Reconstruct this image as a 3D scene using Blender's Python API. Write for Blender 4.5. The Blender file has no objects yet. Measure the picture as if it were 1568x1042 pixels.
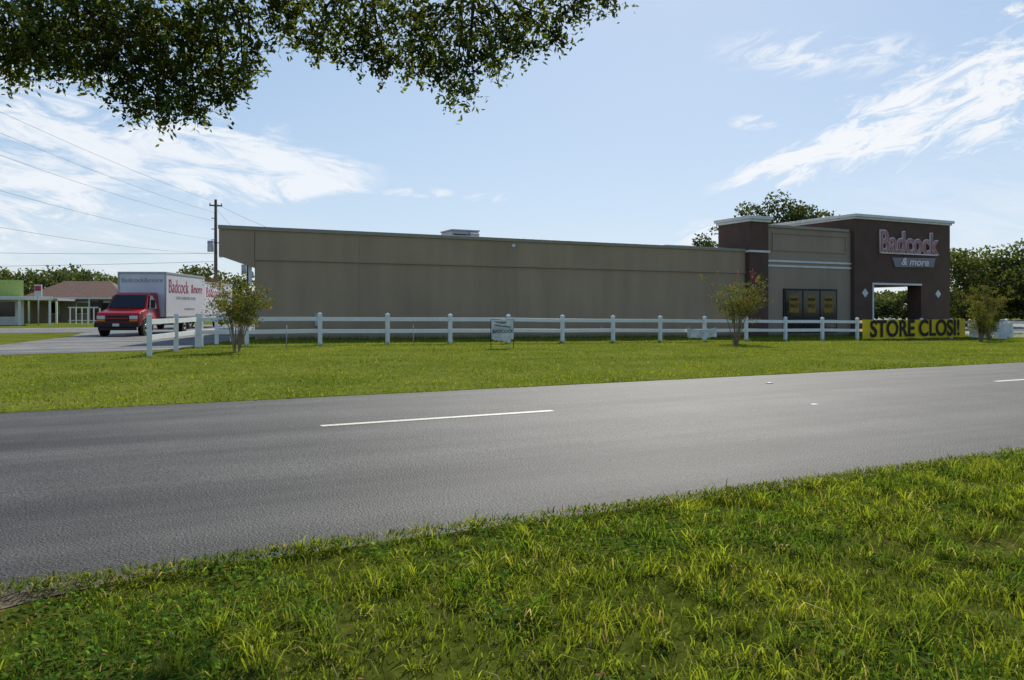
import bpy, math, random
import numpy as np
from mathutils import Vector, Matrix
random.seed(7); rng=np.random.default_rng(11)
scn=bpy.context.scene
scn.view_settings.view_transform='Standard'; scn.view_settings.look='None'; scn.view_settings.exposure=0
TH=math.radians(26.5); S=math.sin(TH); C=math.cos(TH); F=1196.0; CAMZ=1.4
def cam2w(L,D): return (L*C+D*S, -L*S+D*C)
# ---------------------------------------------------------------- materials
def newmat(name):
    m=bpy.data.materials.new(name); m.use_nodes=True
    nt=m.node_tree; return m,nt,nt.nodes['Principled BSDF']
def simple(name,col,rough=.6,metal=0,var=.12,scale=6,bump=0.0,spec=.3,bscale=None):
    m,nt,b=newmat(name)
    tc=nt.nodes.new('ShaderNodeTexCoord')
    n=nt.nodes.new('ShaderNodeTexNoise'); n.inputs['Scale'].default_value=scale; n.inputs['Detail'].default_value=3
    nt.links.new(tc.outputs['Object'],n.inputs['Vector'])
    r=nt.nodes.new('ShaderNodeValToRGB')
    r.color_ramp.elements[0].position=.3; r.color_ramp.elements[1].position=.7
    r.color_ramp.elements[0].color=tuple(c*(1-var) for c in col)+(1,)
    r.color_ramp.elements[1].color=tuple(min(1,c*(1+var)) for c in col)+(1,)
    nt.links.new(n.outputs['Fac'],r.inputs['Fac']); nt.links.new(r.outputs['Color'],b.inputs['Base Color'])
    b.inputs['Roughness'].default_value=rough; b.inputs['Metallic'].default_value=metal
    b.inputs['Specular IOR Level'].default_value=spec
    if bump:
        n2=nt.nodes.new('ShaderNodeTexNoise'); n2.inputs['Scale'].default_value=bscale or scale*8; n2.inputs['Detail'].default_value=2
        nt.links.new(tc.outputs['Object'],n2.inputs['Vector'])
        bp=nt.nodes.new('ShaderNodeBump'); bp.inputs['Strength'].default_value=bump; bp.inputs['Distance'].default_value=.02
        nt.links.new(n2.outputs['Fac'],bp.inputs['Height']); nt.links.new(bp.outputs['Normal'],b.inputs['Normal'])
    return m
def vegmat(name,trans=.35,tint=(1.6,1.5,.6,1)):
    m=bpy.data.materials.new(name); m.use_nodes=True; nt=m.node_tree; nt.nodes.remove(nt.nodes['Principled BSDF'])
    a=nt.nodes.new('ShaderNodeAttribute'); a.attribute_name='Col'
    d=nt.nodes.new('ShaderNodeBsdfDiffuse'); nt.links.new(a.outputs['Color'],d.inputs['Color'])
    t=nt.nodes.new('ShaderNodeBsdfTranslucent')
    g=nt.nodes.new('ShaderNodeMix'); g.data_type='RGBA'; g.blend_type='MULTIPLY'; g.inputs[0].default_value=1
    nt.links.new(a.outputs['Color'],g.inputs[6]); g.inputs[7].default_value=tint
    nt.links.new(g.outputs[2],t.inputs['Color'])
    mx=nt.nodes.new('ShaderNodeMixShader'); mx.inputs[0].default_value=trans
    nt.links.new(d.outputs[0],mx.inputs[1]); nt.links.new(t.outputs[0],mx.inputs[2])
    nt.links.new(mx.outputs[0],nt.nodes['Material Output'].inputs['Surface'])
    return m
M={}
M['white']=simple('white_paint',(.76,.77,.78),.45,var=.05,scale=3)
M['trimwhite']=simple('white_trim',(.72,.72,.70),.6,var=.08,scale=2)
M['cap']=simple('metal_cap',(.31,.275,.215),.5,var=.08)
M['brown']=simple('brown_stucco',(.115,.068,.052),.85,var=.12,scale=1.2,bump=.3,bscale=60)
M['dark']=simple('dark_frame',(.02,.019,.018),.5)
M['tire']=simple('tire_rubber',(.02,.02,.02),.8)
M['red']=simple('red_paint',(.50,.014,.018),.3,var=.04,spec=.5)
M['redtext']=simple('red_lettering',(.55,.05,.09),.5)
M['greytext']=simple('grey_lettering',(.36,.33,.38),.5)
M['signred']=simple('sign_face',(.42,.20,.21),.5)
M['signpink']=simple('sign_letter_edge',(.80,.66,.66),.5)
M['signblue']=simple('sign_ribbon',(.22,.22,.26),.5)
M['box']=simple('box_panel',(.72,.73,.77),.4,var=.04,scale=1)
M['chrome']=simple('chrome',(.6,.6,.62),.25,metal=.9)
M['lamp']=simple('headlight',(.7,.7,.68),.2)
M['amber']=simple('amber',(.7,.25,.02),.3)
M['yellow']=simple('yellow_paint',(.80,.57,.02),.6,var=.10,scale=2)
M['black']=simple('black_vinyl',(.02,.02,.018),.55)
M['vinyl']=simple('white_vinyl',(.62,.64,.64),.5,var=.22,scale=4)
M['wood']=simple('pole_wood',(.11,.085,.07),.9,var=.3,scale=3)
M['bark']=simple('bark',(.07,.055,.045),.95,var=.4,scale=9,bump=.6)
M['palebark']=simple('pale_bark',(.24,.18,.13),.8,var=.25,scale=9)
M['wire']=simple('cable',(.16,.17,.18),.6)
M['galv']=simple('galvanised',(.42,.43,.44),.5,metal=.3,var=.1)
M['lime']=simple('lime_wall',(.34,.44,.12),.8)
M['tan']=simple('tan_wall',(.33,.27,.21),.85)
M['shingle']=simple('shingle_roof',(.16,.09,.065),.9,var=.25,scale=4)
M['roofgrey']=simple('roof_membrane',(.30,.29,.28),.9)
M['poster']=simple('yellow_poster',(.30,.17,.015),.6,var=.3,scale=5)
M['veg']=vegmat('foliage',.32)
M['oakleaf']=vegmat('oak_leaves',.45)
M['grassb']=vegmat('grass_blades',.45,(1.5,1.5,.6,1))
M['brownleaf']=simple('twigs',(.06,.045,.03),.9)
M['litter']=vegmat('leaf_litter',.1)
m,nt,b=newmat('window_glass'); b.inputs['Base Color'].default_value=(.012,.014,.016,1); b.inputs['Roughness'].default_value=.08; b.inputs['Specular IOR Level'].default_value=.6; M['glass']=m
def wallmat(name,col):
    m,nt,b=newmat(name)
    tc=nt.nodes.new('ShaderNodeTexCoord')
    mp=nt.nodes.new('ShaderNodeMapping'); mp.inputs['Scale'].default_value=(1.6,1.6,.16); nt.links.new(tc.outputs['Object'],mp.inputs['Vector'])
    n=nt.nodes.new('ShaderNodeTexNoise'); n.inputs['Scale'].default_value=1.0; n.inputs['Detail'].default_value=5; nt.links.new(mp.outputs[0],n.inputs['Vector'])
    n2=nt.nodes.new('ShaderNodeTexNoise'); n2.inputs['Scale'].default_value=.35; n2.inputs['Detail'].default_value=3; nt.links.new(tc.outputs['Object'],n2.inputs['Vector'])
    mm=nt.nodes.new('ShaderNodeMath'); mm.operation='ADD'; nt.links.new(n.outputs['Fac'],mm.inputs[0]); nt.links.new(n2.outputs['Fac'],mm.inputs[1])
    r=nt.nodes.new('ShaderNodeMapRange'); r.inputs[1].default_value=.6; r.inputs[2].default_value=1.4; r.inputs[3].default_value=.84; r.inputs[4].default_value=1.12
    nt.links.new(mm.outputs[0],r.inputs[0])
    sx=nt.nodes.new('ShaderNodeSeparateXYZ'); nt.links.new(tc.outputs['Object'],sx.inputs[0])
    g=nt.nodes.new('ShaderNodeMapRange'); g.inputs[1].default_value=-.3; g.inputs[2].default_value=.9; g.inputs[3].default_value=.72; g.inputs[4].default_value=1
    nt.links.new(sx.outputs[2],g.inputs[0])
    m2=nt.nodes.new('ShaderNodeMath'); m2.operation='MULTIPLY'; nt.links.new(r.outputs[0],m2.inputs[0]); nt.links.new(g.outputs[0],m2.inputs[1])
    vs=nt.nodes.new('ShaderNodeVectorMath'); vs.operation='SCALE'; vs.inputs[0].default_value=col; nt.links.new(m2.outputs[0],vs.inputs['Scale'])
    nt.links.new(vs.outputs[0],b.inputs['Base Color']); b.inputs['Roughness'].default_value=.9; b.inputs['Specular IOR Level'].default_value=.15
    return m
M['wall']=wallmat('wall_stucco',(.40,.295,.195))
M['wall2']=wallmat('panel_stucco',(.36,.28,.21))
# ---------------------------------------------------------------- mesh helpers
def link(o,parent=None):
    scn.collection.objects.link(o)
    if parent is not None: o.parent=parent
    return o
def empty(name,loc=(0,0,0),rotz=0):
    e=bpy.data.objects.new(name,None); e.location=loc; e.rotation_euler=(0,0,rotz); e.empty_display_size=.3
    return link(e)
def mesh(name,vs,fs,mat,parent=None,bevel=0,smooth=False):
    me=bpy.data.meshes.new(name); me.from_pydata(vs,[],fs); me.update()
    if mat: me.materials.append(mat)
    o=bpy.data.objects.new(name,me); link(o,parent)
    import bmesh
    bm=bmesh.new(); bm.from_mesh(me); bmesh.ops.recalc_face_normals(bm,faces=bm.faces); bm.to_mesh(me); bm.free()
    if smooth:
        for p in me.polygons: p.use_smooth=True
    if bevel:
        md=o.modifiers.new('bevel','BEVEL'); md.width=bevel; md.segments=2; md.limit_method='ANGLE'
    return o
def box(name,x0,x1,y0,y1,z0,z1,mat,parent=None,bevel=0):
    vs=[(x,y,z) for z in (z0,z1) for y in (y0,y1) for x in (x0,x1)]
    fs=[(0,1,3,2),(4,5,7,6),(0,1,5,4),(2,3,7,6),(0,2,6,4),(1,3,7,5)]
    return mesh(name,vs,fs,mat,parent,bevel)
def prism(name,poly,z0,z1,mat,parent=None,bevel=0):
    n=len(poly); vs=[(x,y,z0) for x,y in poly]+[(x,y,z1) for x,y in poly]
    fs=[tuple(range(n)),tuple(range(n,2*n))]+[(i,(i+1)%n,n+(i+1)%n,n+i) for i in range(n)]
    return mesh(name,vs,fs,mat,parent,bevel)
def cyl(name,p0,p1,r0,r1,mat,parent=None,seg=10,cap=True):
    p0=Vector(p0);p1=Vector(p1);d=(p1-p0).normalized()
    a=d.orthogonal().normalized(); b=d.cross(a)
    vs=[];fs=[]
    for p,r in((p0,r0),(p1,r1)):
        for i in range(seg):
            t=2*math.pi*i/seg; vs.append(tuple(p+a*math.cos(t)*r+b*math.sin(t)*r))
    for i in range(seg): fs.append((i,(i+1)%seg,seg+(i+1)%seg,seg+i))
    if cap: fs+= [tuple(range(seg)),tuple(range(seg,2*seg))]
    o=mesh(name,vs,fs,mat,parent)
    for p in o.data.polygons:
        if len(p.vertices)==4: p.use_smooth=True
    return o
def npmesh(name,V,Fc,mat,col=None,parent=None):
    V=np.asarray(V,dtype=np.float32); Fc=np.asarray(Fc,dtype=np.int32); k=Fc.shape[1]; n=len(Fc)
    me=bpy.data.meshes.new(name); me.vertices.add(len(V)); me.vertices.foreach_set('co',V.ravel())
    me.loops.add(n*k); me.loops.foreach_set('vertex_index',Fc.ravel())
    me.polygons.add(n); me.polygons.foreach_set('loop_start',np.arange(0,n*k,k,dtype=np.int32))
    me.update(calc_edges=True)
    if col is not None:
        ca=me.color_attributes.new('Col','FLOAT_COLOR','POINT')
        cc=np.ones((len(V),4),dtype=np.float32); cc[:,:3]=col; ca.data.foreach_set('color',cc.ravel())
    me.materials.append(mat); o=bpy.data.objects.new(name,me); return link(o,parent)
def tubes(paths,seg=6):
    V=[];Fq=[]
    for path in paths:
        base=len(V); n=len(path)
        for i,(p,r) in enumerate(path):
            p=Vector(p); d=Vector(path[min(i+1,n-1)][0])-Vector(path[max(i-1,0)][0])
            d=d.normalized() if d.length>1e-6 else Vector((0,0,1))
            ref=Vector((0.31,.95,.05)) if abs(d.z)>.7 else Vector((0,0,1))
            a=d.cross(ref).normalized(); b=d.cross(a)
            for j in range(seg):
                t=2*math.pi*j/seg; V.append(tuple(p+a*math.cos(t)*r+b*math.sin(t)*r))
        for i in range(n-1):
            for j in range(seg):
                Fq.append((base+i*seg+j,base+i*seg+(j+1)%seg,base+(i+1)*seg+(j+1)%seg,base+(i+1)*seg+j))
    return V,Fq
def text(name,body,size,loc,rot,mat,parent=None,ext=.01,off=0,xs=1.0,shear=0):
    cu=bpy.data.curves.new(name,'FONT'); cu.body=body; cu.size=size; cu.extrude=ext; cu.offset=off
    cu.align_x='CENTER'; cu.align_y='CENTER'; cu.shear=shear; cu.materials.append(mat)
    o=bpy.data.objects.new(name,cu); o.location=loc; o.rotation_euler=rot; o.scale=(xs,1,1)
    return link(o,parent)
_g=rng.random((256,256))
def vnoise(x,y):
    x=np.asarray(x,float);y=np.asarray(y,float)
    xi=np.floor(x).astype(int);yi=np.floor(y).astype(int);fx=x-xi;fy=y-yi
    fx=fx*fx*(3-2*fx);fy=fy*fy*(3-2*fy)
    g=lambda a,b:_g[a%256,b%256]
    return (g(xi,yi)*(1-fx)+g(xi+1,yi)*fx)*(1-fy)+(g(xi,yi+1)*(1-fx)+g(xi+1,yi+1)*fx)*fy
def fbm(x,y,o=3):
    s=0;a=.5;t=0
    for i in range(o): s=s+a*vnoise(x*2**i+i*17,y*2**i+i*31);t+=a;a*=.5
    return s/t
# ---------------------------------------------------------------- terrain
RN,RF=4.5,12.5
def ss(a,b,x):
    t=np.clip((x-a)/(b-a),0,1); return t*t*(3-2*t)
def height(x,y):
    x=np.asarray(x,float);y=np.asarray(y,float)
    g=np.clip(.16-.0107*(x-6),-.33,.16)
    far=.015+(g-.015)*ss(13.5,22,y)
    far=far+ (fbm(x*.6,y*.6)-.5)*.05*ss(12.8,15,y)*(1-ss(20,22,y))
    near=.03+(fbm(x*.9+9,y*.9)-.5)*.10*ss(0,1.2,4.5-y)
    road=-.05
    h=np.where(y>RF+.02,far,np.where(y<RN-.02,near,road))
    return np.where((y>=RN-.02)&(y<=RF+.02),road,h)
def axis(segs):
    out=[]
    for a,b,st in segs: out+=list(np.arange(a,b,st))
    return np.array(out+[segs[-1][1]])
xs=axis([(-2000,-400,400),(-400,-60,40),(-60,-20,4),(-20,60,.5),(60,120,6),(120,400,40),(400,2000,400)])
ys=axis([(-400,-40,60),(-40,-8,4),(-8,4.4,.2),(4.4,4.62,.07),(4.62,12.4,2.0),(12.4,12.7,.07),(12.7,24,.4),(24,60,2),(60,200,20),(200,2400,300)])
GX,GY=np.meshgrid(xs,ys); GZ=height(GX,GY)
V=np.stack([GX.ravel(),GY.ravel(),GZ.ravel()],1); nx=len(xs);ny=len(ys)
ii,jj=np.meshgrid(np.arange(nx-1),np.arange(ny-1)); a0=(jj*nx+ii).ravel()
FQ=np.stack([a0,a0+1,a0+nx+1,a0+nx],1)
m,nt,b=newmat('grass_ground')
tc=nt.nodes.new('ShaderNodeTexCoord')
def noise(scale,detail=5,vec=None,rough=.6,dist=0):
    n=nt.nodes.new('ShaderNodeTexNoise'); n.inputs['Scale'].default_value=scale; n.inputs['Detail'].default_value=detail; n.inputs['Roughness'].default_value=rough
    n.inputs['Distortion'].default_value=dist
    nt.links.new(vec or tc.outputs['Object'],n.inputs['Vector']); return n.outputs['Fac']
def ramp(fac,stops):
    r=nt.nodes.new('ShaderNodeValToRGB'); e=r.color_ramp.elements
    while len(e)<len(stops): e.new(.5)
    for i,(p,c) in enumerate(stops): e[i].position=p; e[i].color=tuple(c)+(1,)
    nt.links.new(fac,r.inputs['Fac']); return r.outputs['Color']
def mixc(fac,a,b,mode='MIX'):
    g=nt.nodes.new('ShaderNodeMix'); g.data_type='RGBA'; g.blend_type=mode
    for s,v in((0,fac),(6,a),(7,b)):
        if isinstance(v,(int,float)): g.inputs[s].default_value=v
        elif isinstance(v,tuple): g.inputs[s].default_value=v
        else: nt.links.new(v,g.inputs[s])
    return g.outputs[2]
c1=ramp(noise(.5,4),[(.3,(.09,.12,.018)),(.55,(.135,.158,.026)),(.75,(.185,.175,.045))])
c2=ramp(noise(14,3),[(.3,(.5,.5,.5)),(.7,(1.4,1.4,1.35))])
c=mixc(1,c1,c2,'MULTIPLY')
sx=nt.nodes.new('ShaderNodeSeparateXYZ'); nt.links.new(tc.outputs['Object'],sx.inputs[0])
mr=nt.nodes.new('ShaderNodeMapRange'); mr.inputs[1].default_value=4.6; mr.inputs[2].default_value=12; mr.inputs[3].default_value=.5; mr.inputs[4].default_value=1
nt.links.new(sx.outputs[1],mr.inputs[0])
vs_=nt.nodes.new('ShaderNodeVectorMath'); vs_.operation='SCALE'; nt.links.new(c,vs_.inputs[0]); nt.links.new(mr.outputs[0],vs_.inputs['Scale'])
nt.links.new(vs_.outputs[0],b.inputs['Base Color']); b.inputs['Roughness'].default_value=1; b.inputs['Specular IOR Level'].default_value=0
M['ground']=m
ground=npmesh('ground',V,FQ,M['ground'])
def asphalt(name,base,road=False):
    global nt,tc
    m,nt_,b=newmat(name); nt=nt_; tc=nt.nodes.new('ShaderNodeTexCoord')
    fine=ramp(noise(60,2,rough=.85),[(.38,(.34,.34,.34)),(.62,(1.75,1.75,1.70))])
    mp=nt.nodes.new('ShaderNodeMapping'); mp.inputs['Scale'].default_value=(.06,.9,1); nt.links.new(tc.outputs['Object'],mp.inputs[0])
    streak=ramp(noise(1.0,4,mp.outputs[0]),[(.36,(.52,.52,.53)),(.64,(1.5,1.49,1.45))])
    blot=ramp(noise(.8,4),[(.3,(.76,.76,.76)),(.7,(1.24,1.24,1.24))])
    c=mixc(1,(base,base*.98,base*.93,1),fine,'MULTIPLY'); c=mixc(1,c,streak,'MULTIPLY'); c=mixc(1,c,blot,'MULTIPLY')
    nt.links.new(c,b.inputs['Base Color'])
    b.inputs['Roughness'].default_value=.68; b.inputs['Specular IOR Level'].default_value=.26
    bp=nt.nodes.new('ShaderNodeBump'); bp.inputs['Strength'].default_value=.8; bp.inputs['Distance'].default_value=.012
    nt.links.new(noise(60,1),bp.inputs['Height']); nt.links.new(bp.outputs[0],b.inputs['Normal'])
    return m
M['road']=asphalt('asphalt_road',.047,True); M['lot']=asphalt('asphalt_lot',.14)
rx=axis([(-600,-30,30),(-30,70,.12),(70,700,30)])
ye0=RN-.02+(fbm(rx*1.3,rx*0+3)-.5)*.26+(fbm(rx*6,rx*0+5)-.5)*.09; ye1=RF+.03+(fbm(rx*1.1,rx*0+8)-.5)*.12
V=np.concatenate([np.stack([rx,ye0,rx*0+.012],1),np.stack([rx,rx*0+8.5,rx*0+.03],1),np.stack([rx,ye1,rx*0+.006],1)])
n=len(rx); i=np.arange(n-1)
FQ=np.concatenate([np.stack([i,i+1,n+i+1,n+i],1),np.stack([n+i,n+i+1,2*n+i+1,2*n+i],1)])
npmesh('road',V,FQ,M['road'])
m,nt,b=newmat('road_paint'); tc=nt.nodes.new('ShaderNodeTexCoord')
c=ramp(noise(30,4),[(.36,(.25,.25,.22)),(.48,(.60,.57,.46)),(.8,(.70,.66,.54))]); nt.links.new(c,b.inputs['Base Color']); b.inputs['Roughness'].default_value=.6
M['paint']=m
mk=empty('lane_marking')
for k in range(-6,14):
    x0=2.1+12.9*k
    V=[(x0,9.22),(x0+3.15,9.22),(x0+3.15,9.35),(x0,9.35)]
    V=[(x,y,.03-(y-8.5)*.006+.004) for x,y in V]
    mesh('dash',V,[(0,1,2,3)],M['paint'],mk)
for (x,y) in ((10.9,11.0),(9.0,8.2)):
    box('pavement_reflector',x-.05,x+.05,y-.04,y+.04,.0,.034,M['trimwhite'],None,.006)
def sheet(name,poly,z,mat):
    return mesh(name,[(x,y,z) for x,y in poly],[tuple(range(len(poly)))],mat)
sheet('driveway',[(-60,22.6),(-3,25.4),(1.0,26.3),(1.9,27.6),(4.0,33.6),(5.0,36.5),(16,70),(-1,70),(-2.2,41),(-4.1,31.6),(-60,24.4)],.168,M['lot'])
sheet('side_street',[(-90,47),(-1.75,49),(-1.2,62),(-90,64)],.172,M['lot'])
sheet('parking_lot',[(50.2,22),(140,22),(140,140),(50.2,140)],-.318,M['lot'])
# ---------------------------------------------------------------- building
bd=empty('store_building')
X0,X1,YF,YB=4.94,31.8,34.0,50.0
k=.335
def left(y): return X0+(y-YF)*k
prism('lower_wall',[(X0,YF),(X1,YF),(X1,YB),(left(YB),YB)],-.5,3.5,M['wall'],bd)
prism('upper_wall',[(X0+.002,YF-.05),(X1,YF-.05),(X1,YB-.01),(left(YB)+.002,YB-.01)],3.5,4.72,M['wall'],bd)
ov=1.40
vs=[];yy=(YF-.055,YB)
for y in yy:
    xl=left(y)
    vs+=[(xl-ov,y,4.72),(xl-ov,y,3.62),(xl-.002,y,3.15),(xl-.002,y,4.72)]
mesh('end_overhang',vs,[(0,1,2,3),(4,5,6,7),(0,1,5,4),(1,2,6,5),(2,3,7,6),(3,0,4,7)],M['wall'],bd)
box('bracket_post',X0-.22,X0-.10,YF+.1,YF+.22,2.5,3.3,M['trimwhite'],bd)
prism('roof_cap',[(X0-ov-.06,YF-.13),(X1,YF-.13),(X1,YB+.05),(left(YB)-ov-.06,YB+.05)],4.72,4.88,M['cap'],bd,.01)
box('joint_strip',X0,X1,YF-.085,YF-.05,3.49,3.54,M['cap'],bd)
for x in (9.38,):
    box('seam',x,x+.03,YF-.062,YF-.05,3.545,4.71,M['cap'],bd); box('seam',x,x+.03,YF-.012,YF,-.3,3.49,M['cap'],bd)
for x in (17.2,24.6):
    box('seam',x,x+.012,YF-.056,YF-.05,3.545,4.71,M['cap'],bd); box('seam',x,x+.012,YF-.006,YF,-.3,3.49,M['cap'],bd)
box('wall_lamp',16.9,17.05,YF-.16,YF-.05,4.45,4.6,M['trimwhite'],bd,.01)
box('wall_faucet',22.0,22.15,YF-.1,YF,.35,.5,M['galv'],bd,.01)
box('meter_box',7.4,7.7,YF-.14,YF,.7,1.2,M['galv'],bd,.01)
h=empty('rooftop_air_conditioner'); h.parent=bd
box('casing',16.0,17.6,39.4,41,4.85,5.72,M['galv'],h,.03)
box('casing_lid',15.96,17.64,39.36,41.04,5.72,5.79,M['galv'],h)
for i in range(5): box('louvre',16.1,16.85,39.36,39.4,5.05+i*.11,5.10+i*.11,M['dark'],h)
box('hood',16.98,17.5,39.1,39.4,5.2,5.6,M['galv'],h,.02)
box('duct',28.6,30.8,37,38.5,4.85,5.25,M['galv'],bd,.02)
P0,P1=31.8,33.22
box('pier',P0,P1,33.6,36.2,-.6,6.42,M['brown'],bd)
box('pier_band',P0-.05,P1+.05,33.52,36.25,4.68,4.80,M['trimwhite'],bd,.01)
box('pier_cap',P0-.1,P1+.1,33.48,36.3,6.42,6.56,M['trimwhite'],bd,.015)
box('pier_cap_top',P0-.18,P1+.18,33.38,36.4,6.56,6.74,M['trimwhite'],bd,.015)
Q0,Q1=P1,40.3
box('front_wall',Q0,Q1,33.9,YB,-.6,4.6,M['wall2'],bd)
box('front_parapet',Q0+.002,Q1,33.905,35.6,4.6,6.2,M['wall2'],bd)
box('front_parapet_cap',Q0+.19,Q1-.19,33.8,35.7,6.2,6.36,M['cap'],bd,.01)
for z in (4.20,3.92): box('white_band',Q0,Q1,33.84,33.9,z,z+.11,M['trimwhite'],bd,.005)
for (a,b_,c_,d_) in ((33.8,39.9,5.86,5.93),(33.8,39.9,4.86,4.93)): box('panel_frame',a,b_,33.85,33.905,c_,d_,M['wall2'],bd)
for a in (33.8,39.83): box('panel_frame',a,a+.07,33.85,33.905,4.935,5.855,M['wall2'],bd)
w=empty('storefront_window'); w.parent=bd
box('frame',34.65,39.05,33.82,33.9,.05,2.66,M['dark'],w)
for i in range(3):
    a=34.78+i*1.42
    box('glass',a,a+1.30,33.80,33.82,.95,2.54,M['glass'],w); box('glass_low',a,a+1.30,33.80,33.82,.15,.85,M['glass'],w)
    box('poster',a+.28,a+1.02,33.793,33.8,1.25,2.25,M['poster'],w)
    box('poster_stripe',a+.33,a+.97,33.789,33.793,1.95,2.1,M['dark'],w)
    text('poster_text','SALE',.30,(a+.65,33.788,1.65),(math.pi/2,0,0),M['black'],w,.001,.012)
A0,A1=40.3,49.4; O0,O1=41.97,46.5; PZ=7.02
pt=empty('entrance_portico'); pt.parent=bd
box('portico_mass',A0,A1,33.6,44,3.03,PZ,M['brown'],pt)
box('leg_inner',A0,O0,33.6,34.6,-.6,3.03,M['brown'],pt); box('leg_outer',O1,A1,33.6,34.6,-.6,3.03,M['brown'],pt)
box('leg_rear_outer',O1,A1,43,44,-.6,3.03,M['brown'],pt)
box('leg_rear_inner',A0,O0,43,44,-.6,3.03,M['brown'],pt)
box('opening_trim',O0,O1,33.54,33.6,2.98,3.1,M['trimwhite'],pt); box('opening_trim_side',O0-.1,O0,33.54,33.6,-.4,3.1,M['trimwhite'],pt)
box('portico_cap',A0-.08,A1+.08,33.5,44.1,PZ,PZ+.12,M['trimwhite'],pt,.01)
box('portico_cap_top',A0-.18,A1+.18,33.38,44.2,PZ+.12,PZ+.30,M['trimwhite'],pt,.015)
def diamond(x,z,r):
    vs=[(x+dx*r,33.55,z+dz*r) for dx,dz in((0,1),(1,0),(0,-1),(-1,0))]+[(x+dx*r,33.6,z+dz*r) for dx,dz in((0,1),(1,0),(0,-1),(-1,0))]
    mesh('diamond_light',vs,[(0,1,2,3),(4,5,6,7)]+[(i,(i+1)%4,4+(i+1)%4,4+i) for i in range(4)],M['trimwhite'],pt)
diamond(41.2,2.45,.27); diamond(48.15,2.45,.27)
R90=(math.pi/2,0,0)
text('sign_letters_edge','Badcock',1.95,(45.15,33.5,5.64),R90,M['signpink'],pt,.05,.055,.84)
text('sign_letters','Badcock',1.95,(45.15,33.42,5.64),R90,M['signred'],pt,.03,-.005,.84)
box('sign_underline',42.5,47.9,33.46,33.56,4.95,5.03,M['signpink'],pt)
vs=[(43.6,33.5,4.72),(47.8,33.5,4.80),(47.6,33.5,4.2),(43.9,33.5,4.12)]; vs+=[(x,33.59,z) for x,y,z in vs]
mesh('sign_ribbon',vs,[(0,1,2,3),(4,5,6,7)]+[(i,(i+1)%4,4+(i+1)%4,4+i) for i in range(4)],M['signblue'],pt)
text('ribbon_letters','& more',.66,(45.7,33.47,4.47),R90,M['signpink'],pt,.02,.012,1.3,.25)
# ---------------------------------------------------------------- fence
FY=27.8
def gz(x,y): return float(height(x,y))
def fence(name,pts):
    e=empty(name)
    for x,y in pts:
        z=gz(x,y)
        box('post',x-.065,x+.065,y-.065,y+.065,z-.1,z+1.10,M['white'],e,.006)
        vs=[(x-.08,y-.08,z+1.101),(x+.08,y-.08,z+1.101),(x+.08,y+.08,z+1.101),(x-.08,y+.08,z+1.101),(x,y,z+1.17)]
        mesh('post_cap',vs,[(0,1,2,3),(0,1,4),(1,2,4),(2,3,4),(3,0,4)],M['white'],e)
    for (xa,ya),(xb,yb) in zip(pts[:-1],pts[1:]):
        d=Vector((xb-xa,yb-ya)).normalized(); nn=Vector((-d.y,d.x))*.022
        za,zb=gz(xa,ya),gz(xb,yb); a=Vector((xa,ya))+d*.06; b2=Vector((xb,yb))-d*.06
        for o_ in (.93,.50):
            j1=random.uniform(-.012,.012);j2=random.uniform(-.012,.012)
            vs=[]
            for p,z in((a,za+j1),(b2,zb+j2)):
                for sgn in(-1,1):
                    for dz in(-.07,.07): vs.append((p.x+nn.x*sgn,p.y+nn.y*sgn,z+o_+dz))
            mesh('rail',vs,[(0,1,3,2),(4,5,7,6),(0,1,5,4),(2,3,7,6),(0,2,6,4),(1,3,7,5)],M['white'],e,.004)
    return e
fence('rail_fence',[(2.22+.06,FY)]+[(3.78+2.48*i,FY) for i in range(0,21)])
fence('rail_fence',[(.64,23.0),(1.43,25.35)]+[(2.2,27.66)])
fence('rail_fence',[(2.35,28.0),(3.05,30.1),(3.85,32.4)])
def cloth(name,x0,x1,y,zt,zb,mat,parent,sag=.05,amp=.03,n=24,mz=6):
    V=[];Fc=[]
    for j in range(mz+1):
        for i in range(n+1):
            t=i/n; s=j/mz
            z=zt+(zb-zt)*s - sag*math.sin(math.pi*t)*(1-.4*s)
            V.append((x0+(x1-x0)*t,y-amp*math.sin(t*19+s*2.5)*(.3+s)-amp*.5*math.sin(t*43),z+.02*math.sin(t*31)*s))
    for j in range(mz):
        for i in range(n):
            a=j*(n+1)+i; Fc.append((a,a+1,a+n+2,a+n+1))
    return mesh(name,V,Fc,mat,parent,0,True)
bn=empty('store_closing_banner')
z0=gz(37,FY)
cloth('cloth',33.75,42.0,FY-.13,z0+1.08,z0+.08,M['yellow'],bn,.03,.014,50)
text('banner_text','STORE CLOSI!',1.2,(37.9,FY-.17,z0+.56),R90,M['black'],bn,.004,.03,.96)
b2=empty('white_banner'); z0=gz(45,FY)
cloth('cloth',42.3,44.3,FY-.12,z0+1.0,z0+.2,M['vinyl'],b2,.18,.05)
cloth('cloth_b',44.5,46.4,FY-.12,z0+1.0,z0+.1,M['vinyl'],b2,.15,.05)
b3=empty('white_banner'); z0=gz(22,FY)
cloth('cloth',22.5,24.2,FY-.12,z0+.62,z0+.2,M['vinyl'],b3,.1,.05)
yx,yy_=11.4,23.6; yz=gz(yx,yy_)
ys_=empty('yard_sign')
for x in (yx-.42,yx+.42): cyl('stake',(x,yy_,yz-.1),(x,yy_,yz+.98),.011,.011,M['dark'],ys_,6)
cyl('crossbar',(yx-.42,yy_,yz+.97),(yx+.42,yy_,yz+.97),.01,.01,M['dark'],ys_,6)
cloth('panel',yx-.41,yx+.41,yy_-.02,yz+.95,yz+.33,M['vinyl'],ys_,.12,.02,16)
text('panel_text','BADCOCK',.16,(yx,yy_-.06,yz+.58),R90,M['black'],ys_,.002)
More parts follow.
